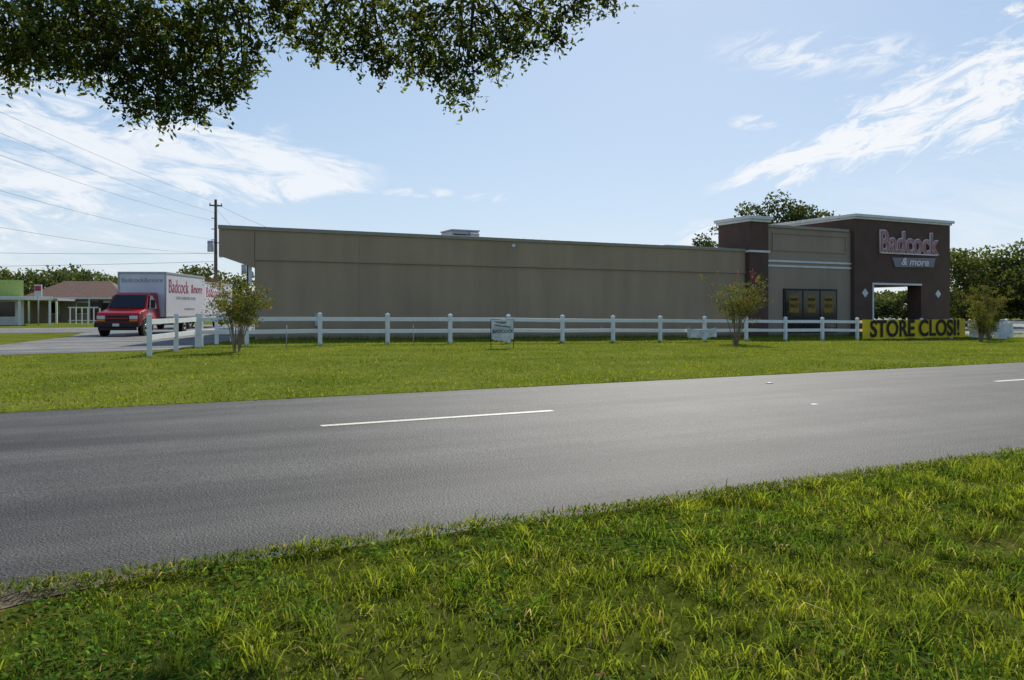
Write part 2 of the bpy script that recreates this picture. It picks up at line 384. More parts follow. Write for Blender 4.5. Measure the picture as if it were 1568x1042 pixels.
cyl('panel_arc',(yx-.3,yy_-.055,yz+.8),(yx+.28,yy_-.055,yz+.72),.014,.014,M['dark'],ys_,5)
for x,y in ((4.7,25.6),(9.1,26.0),(21.6,26.4)):
    cyl('survey_stake',(x,y,gz(x,y)-.1),(x,y,gz(x,y)+.75),.012,.012,M['galv'],None,6)
# ---------------------------------------------------------------- box truck
def truck(loc,rot):
    t=empty('box_truck',loc,rot)
    prof=[(.05,.48),(.02,.92),(.10,1.08),(.30,1.16),(.95,1.27),(1.55,1.98),(1.75,2.08),(2.72,2.10),(2.72,.48)]
    W=[.98,.98,.97,.95,.94,.80,.78,.80,1.0]
    n=len(prof); vs=[(-w_,y,z) for (y,z),w_ in zip(prof,W)]+[(w_,y,z) for (y,z),w_ in zip(prof,W)]
    fs=[tuple(range(n)),tuple(range(n,2*n))]+[(i,(i+1)%n,n+(i+1)%n,n+i) for i in range(n)]
    mesh('cab',vs,fs,M['red'],t,.05)
    vs=[(-.84,.985,1.32),(.84,.985,1.32),(.72,1.50,1.93),(-.72,1.50,1.93)]; vs=[(x,y-.03,z+.02) for x,y,z in vs]
    mesh('windshield',vs,[(0,1,2,3)],M['glass'],t)
    for s in(-1,1):
        mesh('side_window',[(s*1.0,1.15,1.30),(s*1.0,2.1,1.30),(s*.87,2.1,1.93),(s*.87,1.60,1.93)],[(0,1,2,3)],M['glass'],t)
        box('headlight',s*.55 if s>0 else -.92,.92 if s>0 else -.55,-.02,.06,.80,.96,M['lamp'],t,.015)
        box('turn_signal',s*.55 if s>0 else -.92,.92 if s>0 else -.55,-.02,.06,.70,.78,M['amber'],t,.01)
        box('mirror',min(s*1.12,s*1.32),max(s*1.12,s*1.32),1.0,1.1,1.32,1.72,M['dark'],t,.03)
        cyl('mirror_arm',(s*.95,1.1,1.35),(s*1.14,1.05,1.45),.015,.015,M['dark'],t,6)
        box('door_line',min(s*1.0,s*.985),max(s*1.0,s*.985),2.15,2.17,.6,1.3,M['dark'],t)
        for y,r in((.75,.37),(5.9,.37)):
            cyl('tire',(s*.78,y,r),(s*1.01,y,r),r,r,M['tire'],t,24)
            cyl('rim',(s*.9,y,r),(s*1.02,y,r),.21,.19,M['chrome'],t,16)
            cyl('hub',(s*1.0,y,r),(s*1.06,y,r),.07,.06,M['dark'],t,10)
        cyl('wheel_arch',(s*.9,.75,.42),(s*.992,.75,.42),.45,.45,M['dark'],t,24)
    box('grille',-.52,.52,-.03,.06,.70,.98,M['dark'],t,.01); box('grille_bar',-.5,.5,-.045,.05,.82,.86,M['red'],t)
    box('bumper',-1.0,1.0,-.14,.10,.42,.64,M['dark'],t,.03); box('plate',-.15,.15,-.152,-.14,.47,.6,M['trimwhite'],t)
    box('air_dam',-.85,.85,-.05,.1,.28,.42,M['dark'],t)
    B0,B1=2.82,8.7
    box('cargo_box',-1.17,1.17,B0,B1,.88,3.12,M['box'],t,.02)
    for s in(-1,1):
        box('top_rail',min(s*1.13,s*1.19),max(s*1.13,s*1.19),B0-.02,B1+.02,3.04,3.15,M['galv'],t,.005)
        box('bottom_rail',min(s*1.13,s*1.19),max(s*1.13,s*1.19),B0-.02,B1+.02,.84,.94,M['galv'],t,.005)
        box('corner_post',min(s*1.11,s*1.185),max(s*1.11,s*1.185),B0-.03,B0+.05,.95,3.035,M['galv'],t,.005)
    box('top_front_rail',-1.12,1.12,B0-.03,B0+.02,3.04,3.15,M['galv'],t,.005)
    box('chassis',-.45,.45,2.0,8.6,.55,.86,M['dark'],t)
    box('rear_bumper',-1.1,1.1,8.65,8.85,.5,.6,M['dark'],t)
    text('front_lettering','Badcock&more',.33,(0,B0-.012,2.72),R90,M['greytext'],t,.004)
    text('side_lettering','Badcock',1.0,(1.178,4.6,2.42),(math.pi/2,0,math.pi/2),M['redtext'],t,.004,-.008,.85)
    text('side_lettering_b','&more',.72,(1.178,7.35,2.38),(math.pi/2,0,math.pi/2),M['redtext'],t,.004,-.008,.9)
    text('side_slogan','HOME FURNITURE STORES',.24,(1.178,5.7,1.85),(math.pi/2,0,math.pi/2),M['greytext'],t,.003,-.006)
    text('side_phone','www.furniture.com',.2,(1.178,6.2,1.3),(math.pi/2,0,math.pi/2),M['greytext'],t,.003,-.004)
    return t
x,y=cam2w(-18.4,36.4); truck((x,y,.17),-TH+math.radians(3.5))
x,y=cam2w(-21.9,50.0); truck((x,y,.17),-TH+math.radians(2))
# ---------------------------------------------------------------- utility pole + wires
def upole(x,y,H,name='utility_pole'):
    p=empty(name,(x,y,0))
    cyl('shaft',(0,0,-.3),(0,0,H),.15,.10,M['wood'],p,12)
    box('crossarm',-.45,.45,-.06,.06,H-.5,H-.4,M['wood'],p)
    for dx in(-.4,.4): cyl('insulator',(dx,0,H-.4),(dx,0,H-.24),.045,.03,M['galv'],p,8)
    cyl('transformer',(-.38,-.2,H-3.9),(-.38,-.2,H-3.1),.22,.22,M['galv'],p,14)
    cyl('transformer_b',(.34,-.2,H-4.3),(.34,-.2,H-3.7),.14,.14,M['galv'],p,14)
    box('bracket',-.6,.5,-.2,-.1,H-3.25,H-3.19,M['dark'],p)
    for zz in (1.4,2.2,3.0): cyl('stub_insulator',(-.1,0,H-zz),(-.3,0,H-zz),.03,.04,M['galv'],p,6)
    return p
pa=cam2w(-22,58); pb=cam2w(-19.5,17); pc=cam2w(-60,44)
upole(pa[0],pa[1],9.6); upole(pb[0],pb[1],10.0)
pd=cam2w(-24.0,71); upole(pd[0],pd[1],8.6)
cables=[]
def cable(p,q,sag,r=.009,n=20):
    path=[]
    for i in range(n+1):
        t=i/n; v=Vector(p).lerp(Vector(q),t); v.z-=sag*4*t*(1-t); path.append((tuple(v),r))
    cables.append(path)
for za,zb,sg in ((9.4,9.7,.35),(8.6,8.9,.4),(8.0,8.0,.5),(6.6,6.6,.5),(5.6,4.9,.5)):
    cable((pa[0],pa[1],za),(pb[0],pb[1],zb),sg,.0075)
pe=cam2w(-62,58)
cable((pa[0],pa[1],5.6),(pe[0],pe[1],6.4),.3,.012); cable((pa[0],pa[1],5.0),(pe[0],pe[1],4.6),.2,.012)
cable((pa[0],pa[1],9.3),(12.5,50.5,5.3),.3); cable((pa[0],pa[1],9.0),(pd[0],pd[1],8),.3)
V,Fq=tubes(cables,5); npmesh('power_lines',V,Fq,M['wire'])
sp=empty('service_mast',(9.2,46.5,0)); cyl('mast',(0,0,4.8),(0,0,6.1),.05,.05,M['wood'],sp,8)
# ---------------------------------------------------------------- left background buildings
def local(name,L,D,rot=0):
    x,y=cam2w(L,D); return empty(name,(x,y,.16),-TH+rot)
hs=local('ranch_house',-44.2,79,math.radians(12))
box('walls',-4.2,4.2,0,8,-.3,2.5,M['tan'],hs)
def hip(name,x0,x1,y0,y1,z0,z1,ins,mat,par):
    ym=(y0+y1)/2; vs=[(x0,y0,z0),(x1,y0,z0),(x1,y1,z0),(x0,y1,z0),(x0+ins,ym,z1),(x1-ins,ym,z1)]
    return mesh(name,vs,[(0,1,2,3),(0,1,5,4),(1,2,5),(2,3,4,5),(3,0,4)],mat,par)
hip('roof',-4.8,4.8,-.6,8.6,2.5,4.3,2.6,M['shingle'],hs)
box('fascia',-4.82,4.82,-.64,-.6,2.34,2.5,M['trimwhite'],hs)
for x in(-2.6,.2,2.4): box('window',x,x+1.1,-.03,0,.9,2.0,M['glass'],hs); box('window_trim',x-.08,x+1.18,-.02,0,.82,2.08,M['trimwhite'],hs)
box('door',1.45,2.2,-.03,0,0,2.1,M['brown'],hs)
for x in(-4.4,-1.5,1.4): box('porch_post',x,x+.12,-.55,-.43,-.3,2.34,M['trimwhite'],hs)
gr=local('carport',-46.2,74,math.radians(14))
box('carport_roof',-4,3.4,-2,4,2.1,2.32,M['roofgrey'],gr,.02); box('carport_wall',-4,1.2,2.5,2.7,-.3,2.1,M['tan'],gr)
for x in(-3.9,-1.5,.9,3.2): box('carport_post',x,x+.14,-1.9,-1.76,-.3,2.1,M['trimwhite'],gr)
sh=local('lime_shop',-44.2,62,math.radians(33))
box('walls',-9,4.6,0,9,-.3,3.7,M['lime'],sh)
box('base_wall',-9.02,4.63,-.03,0,-.3,2.2,M['trimwhite'],sh)
box('canopy',-9,6.6,-2.2,0,2.05,2.32,M['trimwhite'],sh,.02); box('canopy_ext',4.64,6.6,0,5,2.05,2.32,M['roofgrey'],sh)
for x in(-3,0.5,4.2,6.3): box('canopy_post',x,x+.18,-2.0,-1.82,-.3,2.05,M['trimwhite'],sh)
box('shop_door',1.0,2.0,-.06,-.03,0,2,M['glass'],sh); box('shop_window',2.4,4.0,-.06,-.03,.7,1.9,M['glass'],sh)
ps=local('roadside_sign',-37.6,62)
cyl('post',(0,0,-.2),(0,0,3.0),.05,.05,M['galv'],ps,8); box('face',-.28,.28,-.06,.06,2.3,3.25,M['trimwhite'],ps,.01); box('face_red',-.24,.24,-.072,-.06,2.75,3.15,M['redtext'],ps)
cb=local('lattice_gate',-37.4,66)
for i in range(6): box('slat',i*.5,i*.5+.08,0,.05,0,1.5,M['trimwhite'],cb)
box('top_bar',-.1,2.7,-.02,0,1.4,1.5,M['trimwhite'],cb); box('bottom_bar',-.1,2.7,-.02,0,.3,.38,M['trimwhite'],cb)
# ---------------------------------------------------------------- foliage generators
def leafquads(P,size,asp,rg,droop=0.0):
    n=len(P); d=rg.normal(size=(n,3)); d[:,2]-=droop; d/=np.linalg.norm(d,axis=1)[:,None]
    e=rg.normal(size=(n,3)); e-=d*np.sum(d*e,1)[:,None]; e/=np.linalg.norm(e,axis=1)[:,None]
    s=(size*rg.uniform(.6,1.3,n))[:,None]
    V=np.stack([P-d*s*.5,P+e*s*asp*.5-d*s*.05,P+d*s*.5,P-e*s*asp*.5-d*s*.05],1).reshape(-1,3)
    Fc=np.arange(4*n).reshape(n,4); return V,Fc
def crown(centers,radii,per,size,asp,rg,base,flat=.75):
    Ps=[];Cs=[]
    for c,r in zip(centers,radii):
        n=max(8,int(per*r*r)); v=rg.normal(size=(n,3)); v/=np.linalg.norm(v,axis=1)[:,None]
        rad=r*rg.uniform(.35,1.08,n)**.7; p=v*rad[:,None]; p[:,2]*=flat
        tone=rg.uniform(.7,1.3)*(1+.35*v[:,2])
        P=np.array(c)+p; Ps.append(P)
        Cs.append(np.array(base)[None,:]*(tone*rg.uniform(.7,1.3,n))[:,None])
    P=np.concatenate(Ps);Cc=np.concatenate(Cs)
    V,Fc=leafquads(P,size,asp,rg); return V,Fc,np.repeat(Cc,4,axis=0)
def big_tree(name,x,y,H,R,seed,base=(.065,.085,.032),leaf=.42,n=55,low=.25,per=60,z0=0):
    rg=np.random.default_rng(seed)
    e=empty(name,(x,y,z0))
    cs=[];rs=[]
    for i in range(n):
        v=rg.normal(size=3); v/=np.linalg.norm(v); q=rg.uniform(.35,1)**.6
        zc=H*(low+(1-low)/2); c=np.array([v[0]*R*q,v[1]*R*q,zc+v[2]*q*(H*(1-low)/2)*.88]); r=R*rg.uniform(.2,.36)
        cs.append(c);rs.append(r)
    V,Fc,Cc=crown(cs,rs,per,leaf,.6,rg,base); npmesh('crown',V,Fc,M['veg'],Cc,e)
    paths=[[((0,0,-.3),R*.07),((.1,0,H*low*.9),R*.055),((.15,.1,H*.6),R*.03)]]
    for c in cs[::4]: paths.append([((.08,0,H*low*.8),R*.028),(tuple(np.array([0,0,H*low])*.5+c*.45),R*.018),(tuple(c),R*.006)])
    V,Fq=tubes(paths,6); npmesh('trunk',V,Fq,M['bark'],None,e); return e
def at(xi,D): return cam2w((xi-784)/F*D,D)
for xi,D,ytop,R,sd,nn in ((1182,80,303,4.2,1,60),(1115,84,344,3.3,2,50),(1240,82,322,4.0,3,50),(1275,90,328,3.2,13,40)):
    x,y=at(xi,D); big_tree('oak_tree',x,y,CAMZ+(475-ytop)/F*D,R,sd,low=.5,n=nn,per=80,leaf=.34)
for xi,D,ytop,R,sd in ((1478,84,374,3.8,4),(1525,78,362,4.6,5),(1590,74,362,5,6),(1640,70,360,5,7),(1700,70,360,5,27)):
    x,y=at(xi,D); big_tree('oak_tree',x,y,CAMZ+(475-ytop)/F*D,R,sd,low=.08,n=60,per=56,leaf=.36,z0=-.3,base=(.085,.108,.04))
def treeline(name,spec,seed,leaf,base):
    rg=np.random.default_rng(seed); cs=[];rs=[]
    for (x,y,H,R) in spec:
        for i in range(16):
            v=rg.normal(size=3); v/=np.linalg.norm(v)
            cs.append(np.array([x+v[0]*R*.75,y+v[1]*R*.75,H*.5+v[2]*H*.40])); rs.append(R*rg.uniform(.25,.45))
    V,Fc,Cc=crown(cs,rs,26,leaf,.7,rg,base,flat=.7); return npmesh(name,V,Fc,M['veg'],Cc)
spec=[]
xi=-260
while xi<372:
    D=random.uniform(105,130); yt=428-12*math.sin(xi*.02)-random.uniform(0,9)
    if 270<xi<345: yt=402+abs(xi-305)*.35
    if xi<42: yt=408+max(0,xi)*.25
    x,y=at(xi,D); H=CAMZ+(475-yt)/F*D; spec.append((x,y,H,random.uniform(3.6,5.0))); xi+=random.uniform(10,17)
treeline('distant_trees',spec,21,.5,(.08,.10,.045))
spec=[]
xi=1290
while xi<1760:
    D=random.uniform(120,150); yt=450-random.uniform(0,6)
    x,y=at(xi,D); spec.append((x,y,CAMZ+(475-yt)/F*D,random.uniform(3,4.2))); xi+=random.uniform(10,16)
xi=380
while xi<1290:
    D=190; x,y=at(xi,D); spec.append((x,y,6,5)); xi+=24
for k_ in range(60):
    a=math.radians(random.uniform(-75,75)); D=random.uniform(200,260); spec.append((D*math.sin(a),D*math.cos(a),random.uniform(5,8),7))
treeline('distant_trees',spec,22,.6,(.08,.10,.045))
def crape(x,y,H,R,seed,nst=7,pink=6,sparse=1.0,t0=.45):
    rg=np.random.default_rng(seed); z=gz(x,y); e=empty('crape_myrtle',(x,y,z)); paths=[];P=[]
    for i in range(nst):
        a=rg.uniform(0,6.28); sp=rg.uniform(.25,.85)*R; hh=H*rg.uniform(.6,.92)
        b0=np.array([math.cos(a)*.08,math.sin(a)*.08,0]); tip=np.array([math.cos(a)*sp,math.sin(a)*sp,hh]); mid=(b0+tip)*.5+np.array([-math.cos(a),-math.sin(a),0])*.14*R
        paths.append([(tuple(b0),.022),(tuple(mid),.016),(tuple(tip),.006)])
        for j in range(12):
            t=rg.uniform(t0,1); s0=mid+(tip-mid)*((t-.5)*2) if t>.5 else b0+(mid-b0)*(t*2)
            a2=rg.uniform(0,6.28); ln=rg.uniform(.2,.6)*R*.8
            s1=s0+np.array([math.cos(a2)*ln,math.sin(a2)*ln,rg.uniform(-.1,.3)*(H*.3)])
            paths.append([(tuple(s0),.006),(tuple(s1),.003)])
            m_=int(26*sparse); tt=rg.uniform(.25,1.1,m_)[:,None]
            P.append(s0+(s1-s0)*tt+rg.normal(size=(m_,3))*.055)
    P=np.concatenate(P); V,Fc=leafquads(P,.074,.55,rg); base=np.array([.14,.165,.035])
    cc=base*rg.uniform(.5,1.6,len(P))[:,None]; warm=rg.random(len(P))<.14; cc[warm]=np.array([.26,.11,.04])
    npmesh('leaves',V,Fc,M['veg'],np.repeat(cc,4,axis=0),e)
    if pink:
        Q=[]
        for i in range(pink):
            a=rg.uniform(0,6.28); c=np.array([math.cos(a)*R*.6,math.sin(a)*R*.6,H*rg.uniform(.75,.92)]); Q.append(c+rg.normal(size=(12,3))*.05)
        Q=np.concatenate(Q); V,Fc=leafquads(Q,.045,.8,rg); npmesh('blossoms',V,Fc,M['veg'],np.tile([.42,.10,.10],(len(V),1)),e)
    V,Fq=tubes(paths,5); npmesh('stems',V,Fq,M['palebark'],None,e)
crape(3.0,24.2,2.4,1.3,31,12,5); crape(22.9,25.0,3.3,1.5,32,14,8)
crape(38.6,24.6,2.3,1.1,33,11,0,1.2,.25); crape(41.8,26.2,3.6,1.5,34,14,0,1.9,.2)
# ---------------------------------------------------------------- near overhanging live oak
def live_oak():
    rg=np.random.default_rng(5)
    tx,ty=cam2w(-5.5,-1.8); e=empty('live_oak_tree')
    cl=[(-60,30,100,6.4),(40,25,85,6.3),(120,35,85,6.6),(205,45,85,6.2),(280,45,75,6.7),(340,30,50,6.5),(225,118,52,6.3),(285,128,40,6.5),(330,100,46,6.7),(165,100,44,6.3),(60,75,48,6.4),(372,112,26,6.6),(248,165,26,6.3),(110,100,34,6.4),(15,92,36,6.5),(385,75,16,6.6),(205,155,22,6.4),(300,165,18,6.5),(345,145,18,6.5),
        (440,22,50,6.9),(520,30,58,6.7),(600,38,60,7.0),(680,42,62,6.7),(755,35,54,6.9),(825,20,44,6.8),(885,2,30,6.8),(930,-8,20,6.9),(640,88,34,6.8),(698,108,36,6.7),(703,140,18,6.7),(480,66,26,6.9),(555,78,28,6.8),(755,85,28,6.8),(800,62,24,6.7),(420,-40,60,6.9),(590,95,18,6.8),(850,55,14,6.7)]
    core=len(cl)
    for x_ in range(-250,860,85): cl.append((x_+rg.uniform(-20,20),-75+rg.uniform(-20,20),85,rg.uniform(6.2,7)))
    for x_ in range(-300,600,120): cl.append((x_+rg.uniform(-20,20),-210+rg.uniform(-20,20),100,rg.uniform(5.4,6.4)))
    for x_ in range(-380,-120,130): cl.append((x_,0+rg.uniform(-20,40),90,rg.uniform(5.4,6.2)))
    LV=[];LC=[];tw=[];cen=[]
    for ci,(xi,yi,rp,D) in enumerate(cl):
        z=CAMZ+(475-yi)/F*D; x,y=at(xi,D); c=np.array([x,y,z]); r=rp/F*D; cen.append((c,r))
        nt_=int(16+(860 if ci<core else 200)*r*r)
        v=rg.normal(size=(nt_,3)); v/=np.linalg.norm(v,axis=1)[:,None]; p=c+v*(r*rg.uniform(.05,.95,nt_)**.6)[:,None]*np.array([1,1.1,.9])
        d=v*.7+rg.normal(size=(nt_,3))*.6+np.array([0,0,-.3]); d/=np.linalg.norm(d,axis=1)[:,None]; ln=rg.uniform(.08,.22,nt_)
        tone=rg.uniform(.6,1.35)
        m_=11; t=np.linspace(0,1.05,m_)[None,:,None]
        q1=p+d*ln[:,None]; tw.append(np.stack([p,q1],1))
        LV.append((p[:,None]+(q1-p)[:,None]*t+rg.normal(size=(nt_,m_,3))*.018).reshape(-1,3))
        LC.append((np.array([.075,.098,.026])*tone*rg.uniform(.5,1.9,(nt_,1,1))*rg.uniform(.75,1.25,(nt_,m_,1))).reshape(-1,3))
    P=np.concatenate(LV); Cc=np.concatenate(LC); V,Fc=leafquads(P,.056,.44,rg)
    npmesh('leaves',V,Fc,M['oakleaf'],np.repeat(Cc,4,axis=0),e)
    tw=np.concatenate(tw); a=tw[:,0]-(tw[:,1]-tw[:,0])*.5; b=tw[:,1]; o=rg.normal(size=a.shape)*.0025
    V=np.stack([a-o,a+o,b],1).reshape(-1,3); npmesh('twigs',V,np.arange(len(V)).reshape(-1,3),M['brownleaf'],None,e)
    T=np.array([tx,ty,0.]); fork=T+np.array([.1,.1,2.6])
    paths=[[(tuple(T+[0,0,-.3]),.42),(tuple(T+[0,0,.5]),.33),(tuple(T+[.05,.05,1.6]),.29),(tuple(fork),.28)]]
    def mk(xi,yi,D):
        x,y=at(xi,D); return np.array([x,y,CAMZ+(475-yi)/F*D])
    hubs=[mk(-150,-150,6.3),mk(120,-110,6.4),mk(330,-120,6.6),mk(560,-100,6.8),mk(720,-60,6.8)]
    limb=[(tuple(fork),.26),(tuple((fork+hubs[0])/2+[0,0,.5]),.20)]+[(tuple(h_),r_) for h_,r_ in zip(hubs,(.14,.10,.08,.05,.03))]
    paths.append(limb); paths.append([(tuple(fork),.2),(tuple(fork+[-1.5,-1.5,2]),.13),(tuple(fork+[-3,-3,3]),.05)]); paths.append([(tuple(fork),.18),(tuple(fork+[.5,-2.,2.2]),.12),(tuple(fork+[.5,-3.5,3.4]),.04)])
    for c,r in cen:
        h_=min(hubs,key=lambda q:np.linalg.norm(q-c)); m1=h_*.65+c*.35+rg.normal(size=3)*.10; m_=h_*.3+c*.7+rg.normal(size=3)*.07
        paths.append([(tuple(h_),.022),(tuple(m1),.015),(tuple(m_),.009),(tuple(c),.005),(tuple(c+(c-m_)*.35),.002)])
    V,Fq=tubes(paths,6); npmesh('trunk_and_limbs',V,Fq,M['bark'],None,e)
    cs=[T+[rg.uniform(-4,2),rg.uniform(-5,1),rg.uniform(4.8,7)] for _ in range(20)]
    V,Fc,Cc=crown(cs,[rg.uniform(.6,1.1) for _ in cs],80,.15,.5,rg,(.05,.07,.02)); npmesh('upper_crown',V,Fc,M['oakleaf'],Cc,e)
live_oak()
# ---------------------------------------------------------------- grass
def blades(X,Y,h,w,lean,rg,col,zoff=0):
    n=len(X); Z=height(X,Y)-.005+zoff; a=rg.uniform(0,6.28,n); bdir=rg.uniform(0,6.28,n)
    ux=np.cos(a)*w/2;uy=np.sin(a)*w/2; lx=np.cos(bdir)*lean*h; ly=np.sin(bdir)*lean*h
    P=np.stack
    b0=P([X-ux,Y-uy,Z],1);b1=P([X+ux,Y+uy,Z],1)
    m0=P([X-ux*.8+lx*.35,Y-uy*.8+ly*.35,Z+h*.6],1);m1=P([X+ux*.8+lx*.35,Y+uy*.8+ly*.35,Z+h*.6],1)
    t=P([X+lx,Y+ly,Z+h*np.clip(1-lean*.35,.3,1)],1)
    V=P([b0,b1,m0,m1,t],1).reshape(-1,3); k=np.arange(n)[:,None]*5
    Fc=np.concatenate([k+np.array([[0,1,3]]),k+np.array([[0,3,2]]),k+np.array([[2,3,4]])],1).reshape(-1,3)
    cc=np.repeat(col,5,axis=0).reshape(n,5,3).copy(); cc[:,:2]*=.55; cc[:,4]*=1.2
    return V,Fc,cc.reshape(-1,3)
def blades1(X,Y,h,w,lean,rg,col):
    n=len(X); Z=height(X,Y)-.005; a=rg.uniform(0,6.28,n); bd=rg.uniform(0,6.28,n); ux=np.cos(a)*w/2;uy=np.sin(a)*w/2
    V=np.stack([np.stack([X-ux,Y-uy,Z],1),np.stack([X+ux,Y+uy,Z],1),np.stack([X+np.cos(bd)*lean*h,Y+np.sin(bd)*lean*h,Z+h],1)],1).reshape(-1,3)
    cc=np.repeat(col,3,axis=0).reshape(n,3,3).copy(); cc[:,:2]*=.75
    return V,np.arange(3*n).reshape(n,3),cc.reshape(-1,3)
def pal(n,f,rg,straw=.06):
    g=np.array([.095,.165,.024]); yl=np.array([.255,.29,.036]); st=np.array([.36,.29,.15])
    c=g+(yl-g)*np.clip(f,0,1)[:,None]; s=rg.random(n)<straw; c[s]=st; return c*rg.uniform(.6,1.35,n)[:,None]
def merge(parts):
    V=[];Fc=[];Cc=[];o=0
    for v,f,c in parts: V.append(v);Fc.append(f+o);Cc.append(c);o+=len(v)
    return np.concatenate(V),np.concatenate(Fc),np.concatenate(Cc)
rg=np.random.default_rng(77)
def near_pts(n,dmin,dmax,um=.85):
    D=np.sqrt(rg.uniform(dmin**2,dmax**2,n)); u=rg.uniform(-um,um,n); L=u*D; X=L*C+D*S; Y=-L*S+D*C
    k=Y<RN+.03; return X[k],Y[k]
def dirt(X,Y):
    return ss(-.75,.0,Y-4.6+.5*fbm(X*2,Y*2))*ss(.4,-1.2,X)*.85
X,Y=near_pts(210000,2.2,9.5)
f=fbm(X*1.1,Y*1.1)*.7+fbm(X*4,Y*4)*.3; dn=fbm(X*3.2+40,Y*3.2,4); keep=(rg.random(len(X))<np.clip((dn-.24)*2.8,.15,1))&(rg.random(len(X))>dirt(X,Y)); X,Y,f=X[keep],Y[keep],f[keep]
edge=ss(0,.5,RN-Y)
right=ss(-1,4,X)
h=(.03+.075*rg.random(len(X))**1.6)*(.45+.95*fbm(X*1.7+5,Y*1.7))*(.65+.35*edge)*(.8+.5*right)
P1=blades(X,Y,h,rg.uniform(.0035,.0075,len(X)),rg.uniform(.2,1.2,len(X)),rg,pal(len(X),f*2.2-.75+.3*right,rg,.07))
tx,ty=near_pts(1900,2.2,11); k=(rg.random(len(tx))<.25+.75*ss(-1,3,tx))&(dirt(tx,ty)<.4); tx,ty=tx[k],ty[k]
nb=30; X=np.repeat(tx,nb)+rg.normal(size=len(tx)*nb)*.03; Y=np.repeat(ty,nb)+rg.normal(size=len(tx)*nb)*.03
hh=np.repeat(rg.uniform(.06,.19,len(tx)),nb)*rg.uniform(.6,1.1,len(X)); cf=np.repeat(rg.uniform(.0,1.4,len(tx)),nb)
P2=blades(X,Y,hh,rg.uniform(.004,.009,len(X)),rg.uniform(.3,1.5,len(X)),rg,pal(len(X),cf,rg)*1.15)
X,Y=near_pts(900,4,14); k=(Y>3.3)&(X>2); X,Y=X[k],Y[k]
P3=blades(X,Y,rg.uniform(.12,.3,len(X)),np.full(len(X),.003),rg.uniform(.1,.5,len(X)),rg,pal(len(X),rg.uniform(.5,1,len(X)),rg))
nf=14000; X=rg.uniform(-4,14,nf); Y=RN-.02+(fbm(X*1.3,X*0+3)-.5)*.26+rg.normal(size=nf)*.06-.03
P4=blades(X,Y,rg.uniform(.02,.07,nf),rg.uniform(.004,.009,nf),rg.uniform(.5,1.8,nf),rg,pal(nf,rg.uniform(-.2,1.,nf),rg,.25),.04)
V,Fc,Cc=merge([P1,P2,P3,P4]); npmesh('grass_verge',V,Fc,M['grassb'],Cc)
X,Y=near_pts(70000,2.2,8); k=(fbm(X*1.9+11,Y*1.9)>.50-.12*ss(2,-2,X))&(dirt(X,Y)<.4); X,Y=X[k],Y[k]; Z=height(X,Y)+rg.uniform(.005,.055,len(X))
P=np.stack([X,Y,Z],1); n=len(P); d=rg.normal(size=(n,3)); d[:,2]*=.35; d/=np.linalg.norm(d,axis=1)[:,None]; e_=rg.normal(size=(n,3)); e_[:,2]*=.35; e_-=d*np.sum(d*e_,1)[:,None]; e_/=np.linalg.norm(e_,axis=1)[:,None]
s=rg.uniform(.014,.032,n)[:,None]; V=np.stack([P-d*s*.5,P+e_*s*.4,P+d*s*.5,P-e_*s*.4],1).reshape(-1,3)
cc=np.array([.095,.17,.032])*rg.uniform(.5,1.6,n)[:,None]; npmesh('clover_weeds',V,np.arange(4*n).reshape(n,4),M['grassb'],np.repeat(cc,4,axis=0))
X,Y=near_pts(1600,2.3,8); X2=rg.uniform(-3.6,.3,1600); Y2=rg.uniform(3.9,4.5,1600); kk=rg.random(1600)<dirt(X2,Y2); X=np.concatenate([X,X2[kk]]); Y=np.concatenate([Y,Y2[kk]])
Z=height(X,Y)+rg.uniform(.01,.035,len(X)); P=np.stack([X,Y,Z],1); n=len(P)
d=rg.normal(size=(n,3)); d[:,2]*=.3; d/=np.linalg.norm(d,axis=1)[:,None]; e_=np.cross(d,[0,0,1.]); s=rg.uniform(.02,.04,n)[:,None]
V=np.stack([P-d*s*.5,P+e_*s*.3,P+d*s*.5,P-e_*s*.3],1).reshape(-1,3); npmesh('fallen_leaves',V,np.arange(4*n).reshape(n,4),M['litter'],np.repeat(np.array([.16,.095,.05])*rg.uniform(.4,1.6,n)[:,None],4,axis=0))
n=280000; X=rg.uniform(-9,62,n); Y=RF+.05+(rg.random(n)**1.25)*(33.5-RF); D=X*S+Y*C; L=X*C-Y*S; k=(np.abs(L/D)<.8)&(D>8)
k&=~((X<1.2+(Y-25.8)*.33)&(Y>25.2)); k&=rg.random(n)<np.clip((fbm(X*1.5,Y*1.5)-.2)*2,.05,1); X,Y=X[k],Y[k]
f=fbm(X*.35+3,Y*.9)*1.5+fbm(X*2,Y*2)*.9-.6
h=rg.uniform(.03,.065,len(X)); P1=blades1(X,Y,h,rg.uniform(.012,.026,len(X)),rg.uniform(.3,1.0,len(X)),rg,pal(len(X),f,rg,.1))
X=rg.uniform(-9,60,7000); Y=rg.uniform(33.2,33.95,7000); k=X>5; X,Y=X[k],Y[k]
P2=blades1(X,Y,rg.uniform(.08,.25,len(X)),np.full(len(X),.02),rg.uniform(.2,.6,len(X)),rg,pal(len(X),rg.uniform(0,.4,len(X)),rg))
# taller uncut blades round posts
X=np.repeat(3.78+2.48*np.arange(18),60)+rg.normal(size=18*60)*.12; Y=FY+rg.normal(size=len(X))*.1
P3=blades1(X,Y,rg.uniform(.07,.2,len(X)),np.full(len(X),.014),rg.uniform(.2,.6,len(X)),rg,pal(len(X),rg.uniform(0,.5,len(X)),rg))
V,Fc,Cc=merge([P1,P2,P3]); npmesh('lawn',V,Fc,M['grassb'],Cc)
